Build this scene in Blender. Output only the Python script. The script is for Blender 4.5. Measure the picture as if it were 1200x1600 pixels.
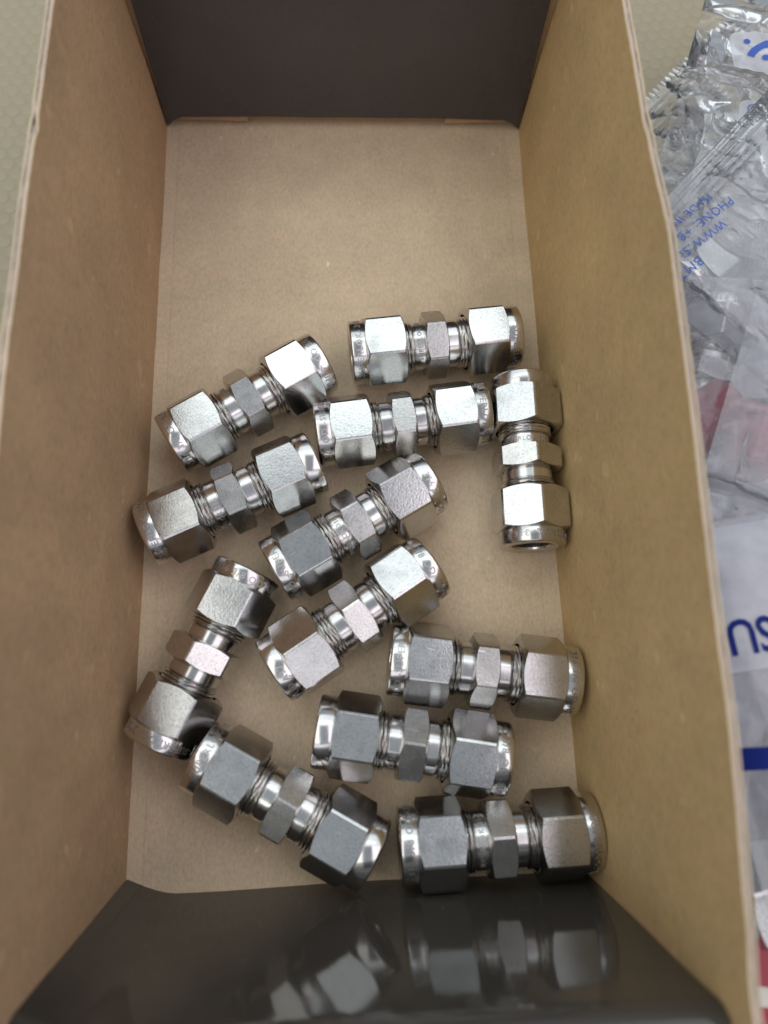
import bpy, bmesh, math, random
from mathutils import Vector, Matrix, noise

random.seed(7)
S = 0.001                                   # everything below is written in millimetres
for o in list(bpy.data.objects):
    bpy.data.objects.remove(o)
sc = bpy.context.scene
COL = sc.collection
R = math.radians

# ------------------------------------------------------------------ camera, light, exposure
cam = bpy.data.cameras.new("camera")
camo = bpy.data.objects.new("camera", cam); COL.objects.link(camo); sc.camera = camo
cam.sensor_fit = 'VERTICAL'; cam.sensor_height = 36.0; cam.sensor_width = 27.0
cam.lens = 24.03; cam.clip_start = 0.005; cam.clip_end = 50
rot = Matrix(((0.99865715, 0.01776585, -0.04866492), (-0.02875431, 0.97146805, -0.23542095), (0.04309396, 0.23650414, 0.97067435)))
camo.matrix_world = Matrix.Translation(Vector((52.98, 44.59, 176.94)) * S) @ rot.to_4x4()
cam.dof.use_dof = True; cam.dof.focus_distance = 0.176; cam.dof.aperture_fstop = 9.0

world = bpy.data.worlds.new("World"); sc.world = world; world.use_nodes = True
world.node_tree.nodes["Background"].inputs[0].default_value = (0.82, 0.91, 1.0, 1)
world.node_tree.nodes["Background"].inputs[1].default_value = 0.42

def lamp(name, loc, size, radiance, col, tilt=(0, 0)):
    l = bpy.data.lights.new(name, 'AREA'); l.shape = 'RECTANGLE'; l.size, l.size_y = size
    l.energy = radiance * math.pi * size[0] * size[1]; l.color = col
    o = bpy.data.objects.new(name, l); COL.objects.link(o)
    o.location = loc; o.rotation_euler = (R(tilt[0]), R(tilt[1]), 0)
lamp("tube_lamp",    (0.00, 0.41, 0.61),  (0.80, 0.09), 1.45, (0.92, 1.0, 0.94))
lamp("panel_far",    (0.05, 0.615, 0.62), (1.30, 0.67), 1.10, (0.91, 0.98, 1.0))
lamp("panel_left",   (-0.36, -0.035, 0.62), (0.52, 0.63), 1.75, (1.0, 0.98, 0.90))
lamp("panel_right",  (0.46, -0.01, 0.62), (0.48, 0.58), 1.70, (1.0, 0.89, 0.94))
lamp("panel_near",   (0.05, -0.57, 0.62), (1.10, 0.34), 1.0, (1.0, 0.91, 0.95))

sc.view_settings.view_transform = 'Standard'; sc.view_settings.look = 'None'
sc.view_settings.gamma = 1; sc.view_settings.exposure = 0.0; sc.view_settings.use_curve_mapping = False
sc.cycles.max_bounces = 10; sc.cycles.transparent_max_bounces = 24; sc.cycles.glossy_bounces = 6
sc.cycles.caustics_reflective = True; sc.cycles.blur_glossy = 0.6; sc.cycles.caustics_refractive = False

# ------------------------------------------------------------------ materials
def new_mat(name):
    m = bpy.data.materials.new(name); m.use_nodes = True
    nt = m.node_tree
    return m, nt, nt.nodes["Principled BSDF"], nt.nodes["Material Output"]

def N(nt, typ, **kw):
    n = nt.nodes.new(typ)
    for k, v in kw.items():
        if k in n.inputs: n.inputs[k].default_value = v
        else: setattr(n, k, v)
    return n

def coords(nt, scale=(1, 1, 1), kind='Object'):
    tc = N(nt, 'ShaderNodeTexCoord'); mp = N(nt, 'ShaderNodeMapping')
    mp.inputs['Scale'].default_value = scale
    nt.links.new(tc.outputs[kind], mp.inputs['Vector'])
    return mp.outputs['Vector']

def noise_tex(nt, vec, scale, detail=4, rough=0.55):
    n = N(nt, 'ShaderNodeTexNoise'); n.inputs['Scale'].default_value = scale
    n.inputs['Detail'].default_value = detail; n.inputs['Roughness'].default_value = rough
    nt.links.new(vec, n.inputs['Vector']); return n.outputs['Fac']

def ramp(nt, fac, stops):
    r = N(nt, 'ShaderNodeValToRGB'); e = r.color_ramp.elements
    e[0].position, e[0].color = stops[0][0], (*stops[0][1], 1)
    e[1].position, e[1].color = stops[-1][0], (*stops[-1][1], 1)
    for p, c in stops[1:-1]:
        q = e.new(p); q.color = (*c, 1)
    nt.links.new(fac, r.inputs['Fac']); return r.outputs['Color']

def mixc(nt, fac, a, b, mode='MIX'):
    m = N(nt, 'ShaderNodeMix'); m.data_type = 'RGBA'; m.blend_type = mode
    for inp, v in ((m.inputs[0], fac), (m.inputs[6], a), (m.inputs[7], b)):
        if hasattr(v, 'links') or hasattr(v, 'is_linked'): nt.links.new(v, inp)
        else: inp.default_value = v if not isinstance(v, tuple) else (*v, 1)[:4]
    return m.outputs[2]

def bump(nt, height, strength, dist, normal=None):
    b = N(nt, 'ShaderNodeBump'); b.inputs['Strength'].default_value = strength
    b.inputs['Distance'].default_value = dist
    nt.links.new(height, b.inputs['Height'])
    if normal is not None: nt.links.new(normal, b.inputs['Normal'])
    return b.outputs['Normal']

def g(v): return (v, v, v)

def kraft(name, col, warm=(1, 1, 1), grain=(1, 1, 1), rough=0.72):
    m, nt, p, out = new_mat(name)
    v = coords(nt); vg = coords(nt, grain)
    base = mixc(nt, noise_tex(nt, v, 70, 5, .6), tuple(c * .86 for c in col), tuple(c * 1.13 * w for c, w in zip(col, warm)))
    hue = ramp(nt, noise_tex(nt, v, 260, 3, .6), [(.32, (.955, .97, .93)), (.5, g(1)), (.68, (1.045, 1.005, 1.03))])
    base = mixc(nt, 1.0, base, hue, 'MULTIPLY')
    fib = ramp(nt, noise_tex(nt, vg, 1500, 3, .7), [(.25, g(.82)), (.5, g(1.0)), (.78, g(1.13))])
    base = mixc(nt, 1.0, base, fib, 'MULTIPLY')
    vs_ = coords(nt, (6, .5, .6))
    scr = ramp(nt, noise_tex(nt, vs_, 260, 1, .4), [(.735, g(0)), (.76, g(.55))])
    base = mixc(nt, scr, base, tuple(min(1, c * 1.28) for c in col))
    rub = ramp(nt, noise_tex(nt, v, 24, 3, .6), [(.30, g(.90)), (.52, g(1.0)), (.72, g(1.09))])
    base = mixc(nt, 1.0, base, rub, 'MULTIPLY')
    dark = ramp(nt, noise_tex(nt, v, 620, 2, .5), [(.20, g(.55)), (.27, g(1.0))])
    base = mixc(nt, .8, base, dark, 'MULTIPLY')
    lite = ramp(nt, noise_tex(nt, vg, 430, 2, .5), [(.72, g(0)), (.80, g(1))])
    base = mixc(nt, lite, base, tuple(min(1, c * 1.35 + .02) for c in col))
    nt.links.new(base, p.inputs['Base Color'])
    p.inputs['Roughness'].default_value = rough; p.inputs['Specular IOR Level'].default_value = .28
    n1 = bump(nt, noise_tex(nt, vg, 1300, 4, .65), .30, .00018)
    n2 = bump(nt, noise_tex(nt, v, 55, 3, .5), .35, .0012, n1)
    nt.links.new(n2, p.inputs['Normal'])
    return m

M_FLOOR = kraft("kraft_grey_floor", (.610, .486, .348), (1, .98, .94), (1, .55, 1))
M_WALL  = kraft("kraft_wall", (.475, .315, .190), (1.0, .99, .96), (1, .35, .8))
M_WALLR = kraft("kraft_wall_lit_warm", (.540, .375, .185), (1.0, .99, .96), (1, .35, .8), .62)  # same kraft, with the right wall's stronger, warmer light mixed into the colour
M_RIM   = kraft("torn_board_edge", (.53, .435, .32), (1, .97, .92), (1, .12, 1), .85)
M_RIMC  = kraft("torn_board_core", (.47, .39, .34), (1, .97, .95), (1, .12, 1), .9)

def dark_print(name, col, rough, wave=.35):
    m, nt, p, out = new_mat(name)
    v = coords(nt)
    base = mixc(nt, noise_tex(nt, v, 60, 4, .6), tuple(c * .85 for c in col), tuple(c * 1.18 for c in col))
    dust = ramp(nt, noise_tex(nt, v, 1500, 2, .5), [(.755, g(0)), (.80, g(1))])
    base = mixc(nt, dust, base, (.28, .26, .24))
    nt.links.new(base, p.inputs['Base Color'])
    rr = ramp(nt, noise_tex(nt, v, 90, 4, .6), [(.3, g(rough * .8)), (.7, g(rough * 1.35))])
    nt.links.new(rr, p.inputs['Roughness'])
    p.inputs['Specular IOR Level'].default_value = .55
    n1 = bump(nt, noise_tex(nt, v, 1800, 3, .5), .06, .0001)
    n2 = bump(nt, noise_tex(nt, v, 45, 2, .5), wave, .0010, n1)
    nt.links.new(n2, p.inputs['Normal'])
    return m
M_DARKF = dark_print("dark_gloss_print", (.054, .049, .043), .07, .22)
M_DARKB = dark_print("dark_satin_print", (.056, .050, .051), .27)

def steel(name, col, rough, grain_scale, grain_strength, stain=.25, spread=.06, pit=0):
    m, nt, p, out = new_mat(name)
    v = coords(nt)
    info = N(nt, 'ShaderNodeObjectInfo')
    tint = ramp(nt, info.outputs['Random'], [(0, tuple(c * .84 for c in col)), (.5, col), (1, tuple(c * 1.06 for c in col))])
    add = N(nt, 'ShaderNodeVectorMath', operation='ADD'); nt.links.new(v, add.inputs[0])
    nt.links.new(info.outputs['Random'], add.inputs[1])
    vv = add.outputs[0]
    st = ramp(nt, noise_tex(nt, vv, 190, 4, .65), [(.33, g(1 - stain)), (.52, g(1))])
    base = mixc(nt, 1.0, tint, st, 'MULTIPLY')
    if pit:
        sm = ramp(nt, noise_tex(nt, vv, 75, 2, .5), [(.30, g(.72)), (.42, g(1))])
        base = mixc(nt, 1.0, base, sm, 'MULTIPLY')
        pt = ramp(nt, noise_tex(nt, vv, pit, 2, .7), [(.33, g(.80)), (.45, g(.98)), (.70, g(1.04))])
        base = mixc(nt, 1.0, base, pt, 'MULTIPLY')
    nt.links.new(base, p.inputs['Base Color'])
    p.inputs['Metallic'].default_value = 1
    if pit:
        va = coords(nt, (.35, 3.0, 3.0)); ad2 = N(nt, 'ShaderNodeVectorMath', operation='ADD')
        nt.links.new(va, ad2.inputs[0]); nt.links.new(info.outputs['Random'], ad2.inputs[1])
        sx = ramp(nt, noise_tex(nt, ad2.outputs[0], 700, 1, .4), [(.72, g(0)), (.76, g(.5))])
        base = mixc(nt, sx, base, (.80, .79, .78)); nt.links.new(base, p.inputs['Base Color'])
    gn = noise_tex(nt, vv, grain_scale, 3, .6)
    rr = ramp(nt, noise_tex(nt, vv, 420, 3, .6), [(.3, g(max(.04, rough - spread))), (.7, g(rough + spread))])
    nt.links.new(rr, p.inputs['Roughness'])
    n1 = bump(nt, gn, grain_strength, .00012)
    nt.links.new(n1, p.inputs['Normal'])
    return m
M_HEX  = steel("grained_steel_flats", (.60, .60, .595), .20, 1900, .24, .08, .025, 1900)
M_BHEX = steel("matt_steel_body_hex", (.60, .59, .575), .26, 1900, .18, .12, .03, 1900)
M_TURN = steel("turned_bright_steel", (.66, .645, .635), .17, 900, .05, .12, .04)
M_THRD = steel("thread_steel", (.62, .605, .59), .20, 1200, .08, .15, .04)
M_BORE = steel("bore_steel", (.40, .385, .36), .28, 900, .1, .2)
M_MARK = steel("stamped_letters", (.44, .43, .42), .42, 900, .1, .05)

def simple(name, col, rough=.5, spec=.4, bumps=None, trans=0):
    m, nt, p, out = new_mat(name)
    v = coords(nt)
    base = mixc(nt, noise_tex(nt, v, 120, 4, .6), tuple(c * .85 for c in col), tuple(min(1, c * 1.12) for c in col))
    nt.links.new(base, p.inputs['Base Color'])
    p.inputs['Roughness'].default_value = rough; p.inputs['Specular IOR Level'].default_value = spec
    if bumps: nt.links.new(bump(nt, noise_tex(nt, v, bumps[0], 3, .6), bumps[1], .0004), p.inputs['Normal'])
    return m
M_MAT  = simple("rubber_mat", (.345, .295, .200), .55, .35, (700, .25))
M_STUD = simple("rubber_stud", (.355, .305, .208), .50, .38, (700, .2))
M_BLUE = simple("blue_print", (.035, .095, .42), .35)
M_NAVY = simple("navy_print", (.003, .013, .15), .5, .15)
M_RED  = simple("red_plastic", (.29, .012, .035), .35, .5, (300, .2))
M_WHIT = simple("white_band", (.62, .57, .52), .5)

def film(name, haze, gloss_rough, tint=(.99, .99, .995), cr=.07):
    m, nt, p, out = new_mat(name)
    nt.nodes.remove(p)
    v = coords(nt)
    nrm = bump(nt, noise_tex(nt, v, 160, 4, .65), cr, .0012)
    tr = N(nt, 'ShaderNodeBsdfTransparent'); tr.inputs[0].default_value = (*tint, 1)
    df = N(nt, 'ShaderNodeBsdfDiffuse'); df.inputs[0].default_value = (.80, .80, .86, 1)
    tl = N(nt, 'ShaderNodeBsdfTranslucent'); tl.inputs[0].default_value = (.84, .84, .9, 1)
    gl = N(nt, 'ShaderNodeBsdfGlossy'); gl.inputs['Roughness'].default_value = gloss_rough
    for b in (df, gl): nt.links.new(nrm, b.inputs['Normal'])
    a = N(nt, 'ShaderNodeMixShader'); a.inputs[0].default_value = .5
    nt.links.new(df.outputs[0], a.inputs[1]); nt.links.new(tl.outputs[0], a.inputs[2])
    b = N(nt, 'ShaderNodeMixShader')
    hz = ramp(nt, noise_tex(nt, v, 90, 3, .6), [(.3, g(haze * .55)), (.7, g(min(1, haze * 1.5)))])
    nt.links.new(hz, b.inputs[0])
    nt.links.new(tr.outputs[0], b.inputs[1]); nt.links.new(a.outputs[0], b.inputs[2])
    fr = N(nt, 'ShaderNodeFresnel'); fr.inputs['IOR'].default_value = 1.30
    nt.links.new(nrm, fr.inputs['Normal'])
    mul = N(nt, 'ShaderNodeMath', operation='MULTIPLY_ADD'); mul.inputs[1].default_value = 1.0; mul.inputs[2].default_value = .02
    nt.links.new(fr.outputs[0], mul.inputs[0])
    c = N(nt, 'ShaderNodeMixShader'); nt.links.new(mul.outputs[0], c.inputs[0])
    nt.links.new(b.outputs[0], c.inputs[1]); nt.links.new(gl.outputs[0], c.inputs[2])
    nt.links.new(c.outputs[0], out.inputs['Surface'])
    return m
M_FILM  = film("clear_film", .07, .05)
M_FILMM = film("milky_film", .17, .06)
M_UNDERLAY = film("added_white_underlay", .75, .12, (.95, .95, .97), .10)
M_PANEL = film("white_printed_film", .86, .18, (.9, .92, .95), .08)

# ------------------------------------------------------------------ helpers
def add_obj(name, me, mats, parent=None):
    for m in (mats if isinstance(mats, (list, tuple)) else [mats]):
        me.materials.append(m)
    o = bpy.data.objects.new(name, me); COL.objects.link(o)
    if parent is not None: o.parent = parent
    return o

def mesh(name, verts, faces, smooth=None, mi=None):
    me = bpy.data.meshes.new(name)
    me.from_pydata([tuple(c * S for c in v) for v in verts], [], faces); me.update()
    if mi:
        for p, k in zip(me.polygons, mi): p.material_index = k
    if smooth is not None:
        me.polygons.foreach_set('use_smooth', [True] * len(me.polygons))
        me.set_sharp_from_angle(angle=R(smooth))
    return me

def tag(o, label, cat, group=None):
    o['label'] = label; o['category'] = cat
    if group: o['group'] = group
    return o

def empty(name, loc=(0, 0, 0), rz=0):
    o = bpy.data.objects.new(name, None); COL.objects.link(o); o.empty_display_size = .01
    o.location = Vector(loc) * S; o.rotation_euler = (0, 0, rz)
    return o

def lathe(profile, n=64, smooth=32, closed=False):
    vs, fs = [], []
    for x, r in profile:
        for k in range(n):
            a = 2 * math.pi * k / n
            vs.append((x, r * math.sin(a), r * math.cos(a)))
    m = len(profile)
    for i in range(m - 1 if not closed else m):
        i2 = (i + 1) % m
        for k in range(n):
            k2 = (k + 1) % n
            fs.append((i * n + k, i * n + k2, i2 * n + k2, i2 * n + k))
    return mesh("lathe", vs, fs, smooth)

def lerp_tab(tab, y):
    tab = sorted(tab)
    if y <= tab[0][0]: return tab[0][1]
    for (a, va), (b, vb) in zip(tab, tab[1:]):
        if y <= b:
            t = (y - a) / (b - a); t = t * t * (3 - 2 * t) * .5 + t * .5
            return va + (vb - va) * t
    return tab[-1][1]

def slab(P, Q, nu, nv, mats, name, parent, edge_slot=1, smooth=40):
    """closed sheet between the surface P(u,v) and the surface Q(u,v); its edges take their own material slot"""
    vs = [P(i / nu, j / nv) for i in range(nu + 1) for j in range(nv + 1)]
    vs += [Q(i / nu, j / nv) for i in range(nu + 1) for j in range(nv + 1)]
    n = (nu + 1) * (nv + 1); ix = lambda i, j: i * (nv + 1) + j
    fs, mi = [], []
    for i in range(nu):
        for j in range(nv):
            a, b, c, d = ix(i, j), ix(i + 1, j), ix(i + 1, j + 1), ix(i, j + 1)
            fs.append((a, b, c, d)); mi.append(0)
            fs.append((d + n, c + n, b + n, a + n)); mi.append(0)
    for i in range(nu):
        for j in (0, nv):
            a, b = ix(i, j), ix(i + 1, j); fs.append((a, a + n, b + n, b)); mi.append(edge_slot)
    for j in range(nv):
        for i in (0, nu):
            a, b = ix(i, j), ix(i, j + 1); fs.append((a, a + n, b + n, b)); mi.append(edge_slot)
    me = mesh(name, vs, fs, smooth, mi)
    bm = bmesh.new(); bm.from_mesh(me); bmesh.ops.recalc_face_normals(bm, faces=bm.faces); bm.to_mesh(me); bm.free()
    return add_obj(name, me, mats, parent)

def nz(x, y=0.0, z=0.0): return noise.noise(Vector((x, y, z)))

# ------------------------------------------------------------------ the surface: studded rubber mat
ZT = -2.2
mat = add_obj("table_mat", mesh("table_mat", [(-400, -300, ZT), (600, -300, ZT), (600, 600, ZT), (-400, 600, ZT)], [(0, 1, 2, 3)]), M_MAT)
mat['kind'] = 'structure'
prof = [(0.0, 2.0), (.06, 1.94), (.10, 1.82), (.115, 1.65), (.12, .9)]
vs, fs = [], []
nn = 22
for h, r in prof:
    for k in range(nn):
        a = 2 * math.pi * k / nn; vs.append((r * math.cos(a), r * math.sin(a), h))
for i in range(len(prof) - 1):
    for k in range(nn):
        k2 = (k + 1) % nn; fs.append((i * nn + k, i * nn + k2, (i + 1) * nn + k2, (i + 1) * nn + k))
fs.append(tuple((len(prof) - 1) * nn + k for k in range(nn)))
stud_me = mesh("stud", vs, fs, 60); stud_me.materials.append(M_STUD)
def stud(x, y):
    o = bpy.data.objects.new("stud", stud_me); COL.objects.link(o); o.parent = mat
    o.location = (x * S, y * S, (ZT + .001) * S)
ca, sa = math.cos(R(8)), math.sin(R(8))
for i in range(-30, 90):
    for j in range(-30, 110):
        u, v = (i + .5 * (j % 2)) * 4.35, j * 3.77
        x, y = ca * u - sa * v - 30, sa * u + ca * v + 40
        left = -58 < x < -13 and 96 < y < 262 and x < -13 - (y - 96) * .045 and x > -38 - (y - 96) * .13
        right = 120 < x < 190 and 232 < y < 268 and x < 180
        if left or right: stud(x, y)

# ------------------------------------------------------------------ the box
box = tag(empty("cardboard_box", (0, 0, ZT)), "open brown cardboard box with dark grey glossy end flaps holding the steel fittings", "box")
def bz(o):                       # parts are written in scene millimetres; the Empty stands at the table
    o.location.z -= ZT * S; return o
H = 70.0
LRIM = [(-8, -1.6), (0, -2.0), (45, -3.0), (91, -3.5), (117, -3.3), (146, -2.7), (158, -2.6), (175, -2.1), (214, -1.0)]
RRIM = [(-8, 107.6), (0, 107.7), (9, 108.5), (39, 110.2), (72, 110.8), (104, 111.6), (122, 111.9), (141, 110.5), (151, 109.8), (175, 109.3), (214, 108.0)]
XL, XR, Y0, Y1 = -0.6, 107.3, -7.0, 213.0
def xl(y, z): return XL + (lerp_tab(LRIM, y) - XL) * (z / H) + .25 * nz(y * .03, z * .04, 1)
def xr(y, z): return XR + (lerp_tab(RRIM, y) - XR) * (z / H) + .25 * nz(y * .03, z * .04, 5)

# bottom: a board with a second inner sheet on it
bz(slab(lambda u, v: (-2 + u * 112, -6 + v * 220, 0), lambda u, v: (-2 + u * 112, -6 + v * 220, -1.6), 2, 2, [M_FLOOR, M_RIM], "bottom_panel", box))
def sheet_outline():
    pts = []
    x0, x1, y0, y1, r = 3.2, 102.6, -4.5, 211.5, 3.0
    for cx, cy, a0 in ((x1 - r, y1 - r, 0), (x0 + r, y1 - r, 90), (x0 + r, y0 + r, 180), (x1 - r, y0 + r, 270)):
        for k in range(9):
            a = R(a0 + k * 90 / 8); pts.append((cx + r * math.cos(a) + .15 * nz(cx + k, cy), cy + r * math.sin(a)))
    return pts
so = sheet_outline(); k = len(so)
me = mesh("floor_sheet", [(x, y, .02) for x, y in so] + [(x, y, .14) for x, y in so] + [(x * .995 + .25, y * .997 + .3, .18) for x, y in so],
          [tuple(range(2 * k, 3 * k))] + [(i, (i + 1) % k, (i + 1) % k + k, i + k) for i in range(k)] + [(i + k, (i + 1) % k + k, (i + 1) % k + 2 * k, i + 2 * k) for i in range(k)], 20)
bz(add_obj("floor_sheet", me, M_FLOOR, box))
FZ = .18

def ragged(y, seed, amp): return amp * (nz(y * .22, seed) * .6 + nz(y * .9, seed + 3) * .35 + nz(y * 2.6, seed + 7) * .3)
def notch(y, c, w, d): return -d * math.exp(-((y - c) / w) ** 2)
def side_wall(fx, sgn, name, m, seed, nt_c, ndep):
    for k, (t0, t1, dz, nm, mm) in enumerate(((0, .48, -.05, "inner_ply", [m, M_RIM]), (.50, .94, -.16, "core_ply", [M_RIMC, M_RIMC]), (.96, 1.42, .05, "outer_ply", [M_DARKB, M_RIM]))):
        def top(y, k=k, dz=dz): return H + dz + ragged(y, seed + k * 11, .24) + notch(y, nt_c + k * 1.5, 1.6, ndep if k < 2 else ndep * .5)
        def off(y, z, t, k=k):
            f = max(0, (z - 60) / 10)
            return fx(y, z) + sgn * (t + f * .07 * nz(y * .8, seed + k) + f * f * .45 * nz(y * .035, seed))
        def P(u, v, t=t0, o=0):
            y = Y0 + u * (Y1 - Y0); z = -1.0 + v ** .8 * (top(y) + 1.0)
            return (off(y, z, t), y, z)
        def Q(u, v, t=t1): return P(u, v, t)
        bz(slab(P, Q, 260, 14, mm, nm, box))
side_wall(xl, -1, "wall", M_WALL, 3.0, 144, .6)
side_wall(xr, 1, "wall", M_WALLR, 40.0, 146, .25)

# far end: kraft wall, two side tabs, dark flap hanging in front of them
bz(slab(lambda u, v: (-.4 + u * 107.4, 212.2, -.9 + v * 70), lambda u, v: (-.4 + u * 107.4, 213.6, -.9 + v * 70), 4, 4, [M_WALL, M_RIM], "end_wall", box))
for xa, xb, sk in ((-.8, 24, .7), (107.6, 84, -.5)):
    bz(slab(lambda u, v: (xa + (xb - xa) * u - sk * v, 211.1 - .8 * u + .4 * v, 1.2 + v * 62), lambda u, v: (xa + (xb - xa) * u - sk * v, 211.7 - .8 * u + .4 * v, 1.2 + v * 62), 4, 4, [M_WALL, M_RIM], "corner_tab", box))
def backflap(u, v, dy=0):
    c = (2 * u - 1)
    z = 4.2 + v * 64 - 3.4 * max(0, abs(c) - .93) / .07 * (1 - v) ** 8 + .25 * nz(u * 6, 2)*(1-v)
    x = .1 + u * 106.6 + (1.5 * (1 - u) - 1.9 * u) * v ** 1.2 + (-.5 * (1 - u) + .4 * u) * (1 - v) ** 6
    y = 209.3 + .5 * math.sin(v * 2.2) - .5 * c * c * (1 - v) + dy
    return (x, y, z)
bz(slab(lambda u, v: backflap(u, v), lambda u, v: backflap(u, v, .7), 40, 24, [M_DARKB, M_RIM], "end_flap", box))

# near end: kraft wall behind, glossy dark flap leaning against it and rolling over at its top
def frontflap(u, v, t=0):
    L = v * 76.0; k = u * u * (3 - 2 * u)
    foot = -2.4 + 3.2 * max(0, (.10 - u) / .10) ** 1.4 + .9 * k
    lean = .118 - .075 * k
    z1, rr = 51.0 + 10.0 * k, 4.0                         # straight part, then the fold rolls over outwards
    if L < z1: z, y = L, foot - lean * L
    else:
        a = min((L - z1) / rr, R(80)); e = (L - z1) - a * rr
        z = z1 + rr * math.sin(a) + e * math.cos(a); y = foot - lean * z1 - rr * (1 - math.cos(a)) - e * math.sin(a)
    y += .35 * nz(u * 3, z * .03, 9)
    zc = max(0, min(70, z))
    xa, xb = xl(0, zc) + .25, xr(0, zc) - .3
    return (xa + (xb - xa) * u, y - t, z - .2)
bz(slab(lambda u, v: frontflap(u, v), lambda u, v: frontflap(u, v, .7), 48, 40, [M_DARKF, M_RIM], "end_flap", box, 1, 60))
bz(slab(lambda u, v: (lambda p: (p[0], p[1] - .9, p[2] * .97))(frontflap(u, v)), lambda u, v: (lambda p: (p[0], p[1] - 2.3, p[2] * .97))(frontflap(u, v)), 20, 20, [M_WALL, M_RIM], "end_wall", box))

# ------------------------------------------------------------------ the tube fittings
AFN, AFB = 17.46, 15.9
def hex_prism(af, x0, x1, r0, r1, hole, cham=31, n=11, cap=.982):
    ap = af / 2; rc = ap / math.cos(R(30)) * cap; tc = math.acos(ap / rc); tn = math.tan(R(cham))
    cols = []
    for f in range(6):
        for i in range(n):
            t = -tc + 2 * tc * i / (n - 1); cols.append((f * R(60) + t, ap / math.cos(t)))
        for q in (1 / 3, 2 / 3): cols.append((f * R(60) + tc + (R(60) - 2 * tc) * q, rc * 1.0008))
    rows = [lambda r: (x0 + 1.8, hole), lambda r: (x0, hole), lambda r: (x0, r0), lambda r: (x0 + (r - r0) * tn, r), lambda r: (x1 - (r - r1) * tn, r), lambda r: (x1, r1), lambda r: (x1, hole)]
    vs, fs = [], []
    for fn in rows:
        for a, r in cols:
            x, rr = fn(r); vs.append((x, -rr * math.sin(a), rr * math.cos(a)))
    m = len(cols)
    for i in range(len(rows) - 1):
        for c in range(m):
            c2 = (c + 1) % m; fs.append((i * m + c, (i + 1) * m + c, (i + 1) * m + c2, i * m + c2))
    me = mesh("hex", vs, fs, 22)
    flat = [(i == 3 and (c % (n + 2)) < n - 1) for i in range(len(rows) - 1) for c in range(m)]
    bm = bmesh.new(); bm.from_mesh(me); bmesh.ops.recalc_face_normals(bm, faces=bm.faces)
    if sum(f.normal.dot(Vector((0, f.calc_center_median().y, f.calc_center_median().z))) for f in bm.faces) < 0:
        bmesh.ops.reverse_faces(bm, faces=bm.faces)
    bm.to_mesh(me); bm.free()
    for e in me.edges: e.use_edge_sharp = False
    me.set_sharp_from_angle(angle=R(36))
    for p, k in zip(me.polygons, flat): p.use_smooth = not k
    return me

def wrapped_text(txt, size, radius, xmid, start_deg, lift=.06, spacing=1.16):
    """letters bent round a cylinder about X; they read over the top from -Y to +Y, their heads towards -X"""
    cu = bpy.data.curves.new("t", 'FONT'); cu.body = txt; cu.size = size; cu.space_character = spacing; cu.extrude = .02; cu.offset = .05
    cu.resolution_u = 2
    ob = bpy.data.objects.new("t", cu); COL.objects.link(ob)
    bpy.context.view_layer.update()
    me = bpy.data.meshes.new_from_object(ob.evaluated_get(bpy.context.evaluated_depsgraph_get()))
    bpy.data.objects.remove(ob); bpy.data.curves.remove(cu)
    for v in me.vertices:
        a = R(start_deg) + v.co.x / radius; r = radius + lift + v.co.z
        v.co = Vector((xmid - (v.co.y - size * .35), r * math.sin(a), r * math.cos(a))) * S
    me.materials.clear()
    return me

# the nut is built for the +X end
ME_NUT = hex_prism(AFN, 8.0, 18.7, 8.38, 8.42, 7.35)
ME_COL = lathe([(18.45, 7.2), (18.50, 8.30), (18.62, 8.36), (21.95, 8.36), (22.25, 8.26), (22.44, 8.04), (22.5, 7.80), (22.5, 5.75), (22.1, 5.1), (21.6, 4.92)], 72)
ME_BORE = lathe([(21.6, 4.92), (15.5, 4.88), (15.4, 4.3), (9.0, 4.2), (8.9, 0.01)], 40)
ME_BHEX = hex_prism(AFB, -2.95, 2.95, 7.72, 7.72, 6.0, 27)
def body_mesh():
    n = 72; xs = []
    x = -9.0
    while x <= 9.001: xs.append(x); x += .08
    vs, fs = [], []
    for x in xs:
        for k in range(n):
            a = 2 * math.pi * k / n; ax = abs(x)
            if ax < 5.55: r = 6.25 - (.25 if 2.9 < ax < 3.25 else 0)
            elif ax < 5.75: r = 6.25 - .25
            else:
                ph = ((ax - 5.75) / .86 + (k / n) * (1 if x > 0 else -1)) % 1
                r = 6.42 + .40 * (1 - abs(2 * ph - 1)) ** .8
                r = min(r, 6.0 + (ax - 5.75) * 1.6)
            vs.append((x, r * math.sin(a), r * math.cos(a)))
    for i in range(len(xs) - 1):
        for k in range(n):
            k2 = (k + 1) % n; fs.append((i * n + k, (i + 1) * n + k, (i + 1) * n + k2, i * n + k2))
    mi = [0 if abs(xs[i] + .04) < 5.6 else 1 for i in range(len(xs) - 1) for k in range(n)]
    return mesh("body", vs, fs, 35, mi)
ME_BODY = body_mesh()
for me, mm in ((ME_NUT, [M_HEX]), (ME_COL, [M_TURN]), (ME_BORE, [M_BORE]), (ME_BHEX, [M_BHEX]), (ME_BODY, [M_TURN, M_THRD])):
    for m in mm: me.materials.append(m)
# on the +X nut the heads of the letters point outwards (+X): mirror the text frame by turning the nut about Z for the other end
def flip(me):
    for v in me.vertices: v.co = Vector((-v.co.x, -v.co.y, v.co.z))
    return me
ME_TXT = [flip(wrapped_text(t, 2.3, 8.36, -20.3, -55)) for t in ("-SUPERLOK- 316", "316 3/8 OD A37", "3/8 OD -SUPER", "SUPERLOK 3/8")]
ME_NTX = wrapped_text("SUPERLOK 316", 1.7, 6.25, -4.4, -75)
for me in ME_TXT + [ME_NTX]: me.materials.append(M_MARK)

def inst(name, me, parent):
    o = bpy.data.objects.new(name, me); COL.objects.link(o); o.parent = parent; return o

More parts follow.
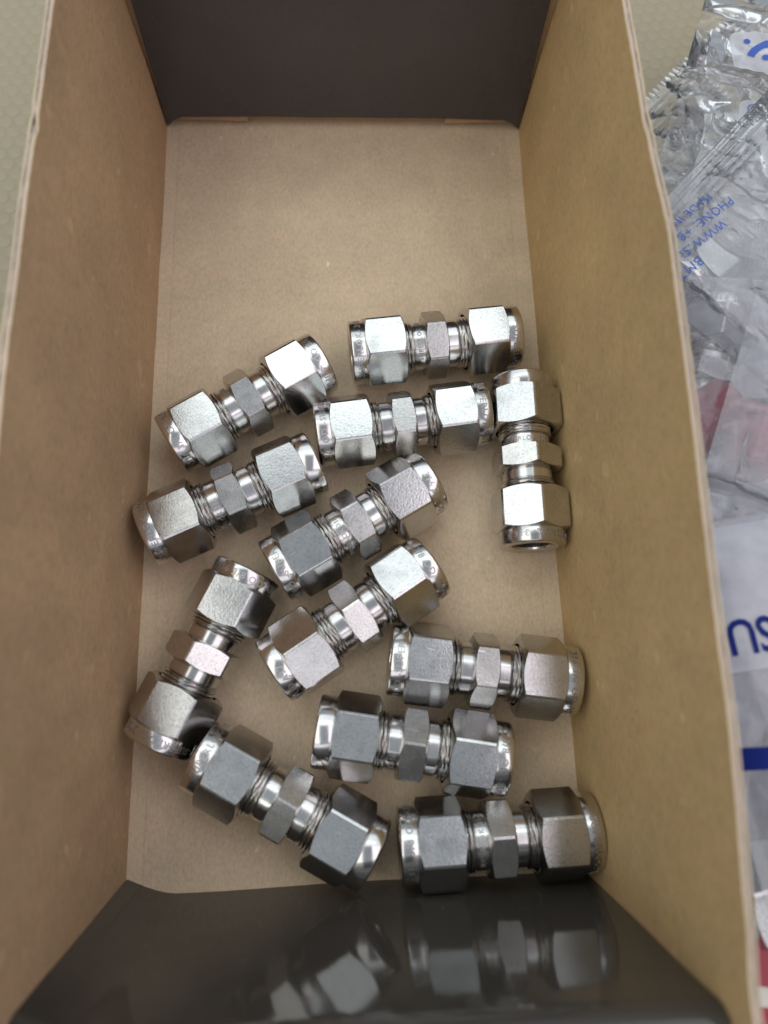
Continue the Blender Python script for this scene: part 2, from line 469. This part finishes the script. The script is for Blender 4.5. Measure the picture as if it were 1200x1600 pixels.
def fitting(x, y, deg, r0, rb, r1, label, z=None, t0=0, t1=1, a0=0, a1=0, an=0, ntx=True, pitch=0, group="steel tube fittings lying in the box", me_out=(0, 0)):
    hgt = lambda r: AFN / 2 / math.cos(R(30)) * .982 * math.cos(R(30 - abs((r + 30) % 60 - 30))) if abs((r + 30) % 60 - 30) > 2 else AFN / 2
    zz = (max(hgt(r0), hgt(r1)) + FZ + .05) if z is None else z
    root = empty("tube_fitting", (x, y, zz)); root.rotation_euler = (0, R(pitch), R(deg))
    tag(root, label, "tube fitting", group)
    b = inst("body", ME_BODY, root)
    h = inst("body_hexagon", ME_BHEX, b); h.rotation_euler = (R(rb), 0, 0)
    if ntx:
        t = inst("stamped_marking", ME_NTX, b); t.rotation_euler = (R(an), 0, 0)
    for end, (roll, tx, ang) in enumerate(((r0, t0, a0), (r1, t1, a1))):
        nut = inst("nut", ME_NUT, root)
        # the -X end nut is the same nut turned half round about Z, so its roll changes sign
        nut.rotation_euler = (R(roll), 0, 0) if end else (R(-roll), 0, R(180))
        d = me_out[end]
        nut.location.x = d * S * (1 if end else -1)
        inst("collar", ME_COL, nut); inst("bore", ME_BORE, nut)
        t = inst("stamped_marking", ME_TXT[tx], nut); t.rotation_euler = (R(ang), 0, 0)
    return root

FITS = [
 # x, y, heading, rolls of nut / body hexagon / nut
 (26.85, 115.28, 30.8, 0, 13, 0, "steel fitting slanting up beside the left wall, highest one on that side", dict(t0=1, t1=2, a0=-15, a1=20, an=-95)),
 (76.11, 131.38, 5.9, 0, 18, 0, "steel fitting lying highest in the box, nearest the far dark flap", dict(t0=0, t1=3, a0=-25, a1=60, an=-15, me_out=(.1, .3))),
 (66.76, 108.8, 7.2, 0, 2, 0, "nearly level steel fitting, directly below the topmost one", dict(t0=2, t1=0, a0=-10, a1=10, an=100)),
 (98.55, 97.77, -90.6, 26, 26, 25, "steel fitting lying parallel to the right wall, its open bore showing", dict(t0=3, t1=0, a0=150, a1=-55, an=-5)),
 (23.73, 89.67, 23.8, 0, 8, 0, "slanting steel fitting at the left wall, second one down on that side", dict(t0=0, t1=1, a0=-20, a1=170, an=40, me_out=(.5, .2))),
 (54.12, 82.09, 29.7, 4, 10, 8, "slanting steel fitting in the middle, upper of the two parallel ones", dict(t0=2, t1=1, a0=-35, a1=40, an=10, me_out=(.7, 0))),
 (53.73, 59.23, 32.6, 24, 17, -17, "slanting steel fitting in the middle, lower of the two parallel ones", dict(t0=1, t1=2, a0=-45, a1=35, an=120, me_out=(.8, .1))),
 (83.8, 45.6, -8.2, -6, -6, -2, "steel fitting whose right end touches the right wall, above the bottom one", dict(t0=2, t1=1, a0=-40, a1=5, an=130)),
 (66.2, 29.2, -10.0, -3, 24, 10, "steel fitting in the lower middle, between the two at the right wall", dict(t0=3, t1=2, a0=140, a1=10, an=60)),
 (17.52, 51.09, -117.0, 0, -20, 0, "steep steel fitting at the lower left, its lower end at the left wall", dict(t0=1, t1=0, a0=10, a1=-20, an=-160)),
 (37.3, 17.3, -30.0, -8, 19, -1, "steel fitting at the bottom left, slanting down to the right", dict(t0=0, t1=3, a0=15, a1=150, an=150, me_out=(.6, .2))),
 (84.9, 8.4, 1.9, -14, 18, 0, "bottommost steel fitting, lying along the near dark flap", dict(t0=1, t1=0, a0=5, a1=15, an=-25)),
]
for x, y, d, r0, rb, r1, lab, kw in FITS:
    fitting(x, y, d, r0, rb, r1, lab, **kw)

# ------------------------------------------------------------------ plastic bags beside the box
class Bag:
    def __init__(s, corner, ang, w, l, z0, slope, puff, wr, seed, seal=0, ridges=(), xmin=114.2, pleat=None):
        s.pleat = pleat
        s.c = Vector(corner); s.u = Vector((math.cos(R(ang)), math.sin(R(ang)))); s.v = Vector((s.u.y, -s.u.x))
        s.w, s.l, s.z0, s.slope, s.puff, s.wr, s.seed, s.seal, s.ridges, s.xmin = w, l, z0, slope, puff, wr, seed, seal, ridges, xmin
    def xy(s, a, b):
        p = s.c + s.u * a + s.v * b
        return p.x, p.y
    def uv(s, x, y):
        d = Vector((x, y)) - s.c; return d.dot(s.u), d.dot(s.v)
    def h(s, a, b):
        ea, eb = min(a, s.w - a), min(b, s.l - b)
        e = max(0, min(1, min(ea, eb) / 12)); e = e * (2 - e)
        z = s.z0 + s.slope[0] * a + s.slope[1] * b + s.puff * e
        # crinkles: sharp creases made of folded noise
        q = Vector((a * .05 + s.seed, b * .05, s.seed))
        c1 = 1 - abs(noise.noise(q * 1.3)) * 2.4
        c2 = 1 - abs(noise.noise(q * 3.1 + Vector((7, 1, 2)))) * 2.6
        c3 = noise.noise(q * .8 + Vector((3, 9, 4)))
        k = .25 + .75 * e
        z += s.wr * k * (1.3 * max(0, c1) ** 4 + .30 * max(0, c2) ** 5 + 1.5 * c3)
        if s.seal and b < s.seal:
            f = max(0, min(1, min(b, s.seal - b) / 1.2))
            z += f * .20 * math.sin(b * 2 * math.pi / 1.9 + .6 * nz(a * .08, s.seed)) * (.5 + .5 * nz(a * .06, b * .1, s.seed + 1) + .3)
        if s.pleat and a < s.pleat[0]:
            f = max(0, min(1, (s.pleat[0] - a) / 5))
            z += f * s.pleat[2] * math.sin((b + .45 * a + 1.2 * nz(b * .08, s.seed)) * 2 * math.pi / s.pleat[1]) * (.6 + .7 * nz(b * .12, a * .05, s.seed + 4))
        for b0, hh, ww in s.ridges:
            bb = b0 + 1.4 * nz(a * .04, s.seed + b0)
            z += hh * math.exp(-((b - bb) / ww) ** 2)
        return z
    def build(s, name, m, zig=0, step=.5, hem=None):
        na, nb = int(s.w / step), int(s.l / step)
        vs, fs = [], []
        for side in (0, 1):
            for i in range(na + 1):
                for j in range(nb + 1):
                    a, b = s.w * i / na, s.l * j / nb
                    bb = b
                    if zig and j == 0: bb = b - zig * (1 if (i // 2) % 2 else 0)
                    x, y = s.xy(a, bb); z = s.h(a, b)
                    if side:
                        ea = max(0, min(1, min(min(a, s.w - a), min(b, s.l - b)) / 10))
                        z = z - .25 - ea * (s.puff * .9 + 1.0)
                    if x < s.xmin:                      # pressed against the box wall: bunches up there
                        over = s.xmin - x; z += .25 * over * (1 if not side else .8); x = s.xmin + .02 * over + .35 * abs(nz(y * .5, z * .2, s.seed))
                    vs.append((x, y, max(z, ZT + .4)))
        n = (na + 1) * (nb + 1); ix = lambda i, j: i * (nb + 1) + j
        for i in range(na):
            for j in range(nb):
                a, b, c, d = ix(i, j), ix(i + 1, j), ix(i + 1, j + 1), ix(i, j + 1)
                fs.append((a, d, c, b)); fs.append((a + n, b + n, c + n, d + n))
        for i in range(na):
            fs.append((ix(i, 0), ix(i + 1, 0), ix(i + 1, 0) + n, ix(i, 0) + n)); fs.append((ix(i, nb), ix(i, nb) + n, ix(i + 1, nb) + n, ix(i + 1, nb)))
        for j in range(nb):
            fs.append((ix(0, j), ix(0, j) + n, ix(0, j + 1) + n, ix(0, j + 1))); fs.append((ix(na, j), ix(na, j + 1), ix(na, j + 1) + n, ix(na, j) + n))
        s.o = add_obj(name, mesh(name, vs, fs, 50), m)
        return s.o
    def print_mesh(s, name, verts2, faces, m, lift):
        """flat print (scene x,y) laid on the film"""
        vs = []
        for x, y in verts2:
            a, b = s.uv(x, y); vs.append((x, y, s.h(a, b) + lift))
        return add_obj(name, mesh(name, vs, faces, 60), m, s.o)
    def text(s, name, txt, size, at, ang, m, lift=.25, spacing=1.05, xs=1.0, bold=0):
        cu = bpy.data.curves.new("t", 'FONT'); cu.body = txt; cu.size = size; cu.space_character = spacing; cu.resolution_u = 3; cu.offset = bold
        ob = bpy.data.objects.new("t", cu); COL.objects.link(ob); bpy.context.view_layer.update()
        me = bpy.data.meshes.new_from_object(ob.evaluated_get(bpy.context.evaluated_depsgraph_get()))
        bpy.data.objects.remove(ob); bpy.data.curves.remove(cu)
        ca, sa = math.cos(R(ang)), math.sin(R(ang))
        v2 = [(at[0] + ca * v.co.x * xs - sa * v.co.y, at[1] + sa * v.co.x * xs + ca * v.co.y) for v in me.vertices]
        fs = [tuple(p.vertices) for p in me.polygons]
        bpy.data.meshes.remove(me)
        return s.print_mesh(name, v2, fs, m, lift)
    def patch(s, name, x0, x1, y0, y1, ang, m, lift, rad=2.0, step=1.0):
        """rounded rectangle given in a frame turned by ang about (x0,y0), as a fine grid so it follows the film"""
        ca, sa = math.cos(R(ang)), math.sin(R(ang)); W, L = x1 - x0, y1 - y0
        nx, ny = max(2, int(W / step)), max(2, int(L / step)); v2, fs = [], []
        for i in range(nx + 1):
            for j in range(ny + 1):
                p, q = W * i / nx, L * j / ny
                for cx, cy, sx, sy in ((rad, rad, -1, -1), (W - rad, rad, 1, -1), (rad, L - rad, -1, 1), (W - rad, L - rad, 1, 1)):
                    dx, dy = (p - cx) * sx, (q - cy) * sy
                    if dx > 0 and dy > 0:
                        d = max(dx, dy); h = math.hypot(dx, dy)
                        if h > 0: p, q = cx + sx * dx * d / h, cy + sy * dy * d / h
                v2.append((x0 + ca * p - sa * q, y0 + sa * p + ca * q))
        for i in range(nx):
            for j in range(ny):
                a = i * (ny + 1) + j; fs.append((a, a + ny + 1, a + ny + 2, a + 1))
        return s.print_mesh(name, v2, fs, m, lift)

def ring(cx, cy, r0, r1, a0, a1, n=24):
    v2, fs = [], []
    for i in range(n + 1):
        a = R(a0 + (a1 - a0) * i / n)
        v2 += [(cx + r0 * math.cos(a), cy + r0 * math.sin(a)), (cx + r1 * math.cos(a), cy + r1 * math.sin(a))]
    for i in range(n): fs.append((2 * i, 2 * i + 1, 2 * i + 3, 2 * i + 2))
    return v2, fs
def disc(cx, cy, r, n=20):
    return [(cx + r * math.cos(2 * math.pi * i / n), cy + r * math.sin(2 * math.pi * i / n)) for i in range(n)], [tuple(range(n))]

GB = "clear plastic bags piled beside the box"
bagL = Bag((115.5, 176.0), -2, 95, 215, 4, (0, 0), 3, 1.0, 44.0)  # added underlay, put in to brighten what shows through the bags
tag(bagL.build("plastic_bag", M_UNDERLAY, step=1.2), "large whitish bag added flat under the other bags at the right to brighten them", "plastic bag", GB)
bagA = Bag((127.0, 192.0), 46, 80, 95, 13, (0, 0), 2, .5, 2.3, seal=20)
tag(bagA.build("plastic_bag", M_FILM, zig=1.3), "clear bag with zigzag cut sealed edge lying on the mat at the top right", "plastic bag", GB)

bagB = Bag((160.5, 238.0), -20.5, 60, 84, 22.0, (.02, 0), 3.5, .55, 11.7, ridges=((33.5, 3.6, 1.9), (10.0, 3.2, 1.6)))
tag(bagB.build("plastic_bag", M_FILM), "crinkled clear bag with a folded ridge and blue round logo at the top right corner", "plastic bag", GB)
bagB.patch("print_panel", 161.2, 200, 202.5, 219.5, -4, M_PANEL, .25, 2.6)
bagB.patch("print_panel", 157.0, 200, 176.5, 196.5, -13, M_PANEL, .25, 2.6)
bagB.print_mesh("logo_arc", *ring(172.8, 207.6, 5.5, 7.6, 60, 154), M_BLUE, .5)
bagB.print_mesh("logo_dot", *disc(166.8, 215.7, .95), M_BLUE, .5)
bagB.print_mesh("logo_dot", *disc(170.9, 209.7, 1.0), M_BLUE, .5)
bagB.print_mesh("registered_mark", *ring(164.4, 192.4, 1.15, 1.42, 0, 360), M_BLUE, .5)
bagB.text("registered_mark", "R", 2.0, (165.05, 193.0), 172, M_BLUE, .5)

bagG = Bag((115.0, 141.0), -4, 62, 84, 29.5, (0, 0), 3.5, .4, 31.0, pleat=(24, 3.0, .8))
tag(bagG.build("plastic_bag", M_FILMM), "milky bag with pleated edge along the right wall of the box", "plastic bag", GB)

bagC = Bag((116.2, 141.4), 46.2, 92, 70, 33.5, (.0, 0), 3.5, .32, 5.1, seal=10)
tag(bagC.build("plastic_bag", M_FILMM), "bag with ribbed seal and blue upside-down contact lines", "plastic bag", GB)
for t, p, a, sz in (("BMT", (136.3, 139.6), 215, 3.5), ("WWW.SU", (143.2, 149.4), 217, 3.3), ("PHONE: +8", (146.2, 156.0), 217, 3.3), ("MADE IN", (141.2, 157.3), 219, 3.0)):
    bagC.text("print_line", t, sz, p, a, M_BLUE, .35, 1.16)

bagD = Bag((150.5, 131.0), -23.5, 55, 72, 35, (0, 0), 3, .5, 17.9, ridges=((50, 2.4, 1.2),))
tag(bagD.build("plastic_bag", M_FILMM), "crumpled clear bag over the red plugs at the right edge", "plastic bag", GB)

bagE = Bag((114.8, 71.5), 9, 80, 76, 45.5, (0, 0), 3.5, .35, 23.4)
tag(bagE.build("plastic_bag", M_FILMM), "bag with white printed panel, big blue letters and a blue bar beside the box", "plastic bag", GB)
bagE.patch("print_panel", 119.0, 190, 42.8, 70.6, 8, M_PANEL, .25, .3)
bagE.text("print_letters", "SU", 9.2, (132.4, 53.9), 186, M_NAVY, .5, 1.0, .85, .16)
bagE.patch("print_bar", 122.6, 190, 26.0, 30.0, 4, M_NAVY, .4, .1)

# things seen through the film
def plug(x, y, z, deg, label):
    me = lathe([(0, .01), (0, 7.4), (.6, 7.9), (3.4, 7.9), (3.9, 7.4), (4.0, 6.3), (15.5, 5.9), (16.2, 5.3), (16.3, .01)], 40)
    o = add_obj("plastic_plug", me, M_RED); o.location = Vector((x, y, z)) * S; o.rotation_euler = (0, R(-8), R(deg))
    tag(o, label, "plastic plug", "red plastic plugs in the bags")
plug(133.5, 100.5, 21, 34, "red flanged plastic plug under the pleated bag next to the box rim")
plug(151.5, 104.5, 24, -108, "red flanged plastic plug at the right edge, farther from the box rim")
pk = empty("red_pack", (118, -14, 20)); pk.rotation_euler = (0, 0, R(-9))
tag(pk, "small red pack with a pale band at the bottom right corner outside the box", "pack")
def rbox(name, x0, x1, y0, y1, z0, z1, m, r=.8):
    bm = bmesh.new(); bmesh.ops.create_cube(bm, size=1)
    for v in bm.verts: v.co = Vector((x0 + (v.co.x + .5) * (x1 - x0), y0 + (v.co.y + .5) * (y1 - y0), z0 + (v.co.z + .5) * (z1 - z0))) * S
    bmesh.ops.bevel(bm, geom=list(bm.edges), offset=r * S, segments=3, affect='EDGES', profile=.5)
    me = bpy.data.meshes.new(name); bm.to_mesh(me); bm.free()
    return add_obj(name, me, m, pk)
rbox("carton", 0, 40, -22, 16, -20, 16, M_RED)
rbox("pale_band", -.3, 40.3, -1.2, 2.6, -20.2, 16.3, M_WHIT)
GF = "steel tube fittings packed in the bags"
fitting(146, 118, 70, 10, 0, 20, "steel fitting inside the bags near the top of the red plugs", z=14, ntx=False, group=GF)
fitting(145, 3.5, 12, 10, 0, 20, "steel fitting end peeking out at the lower right edge outside the box", z=30, ntx=False, group=GF)
fitting(160, 160, 40, 10, 0, 20, "steel fitting inside the bag under the blue contact lines", z=14, ntx=False, group=GF)
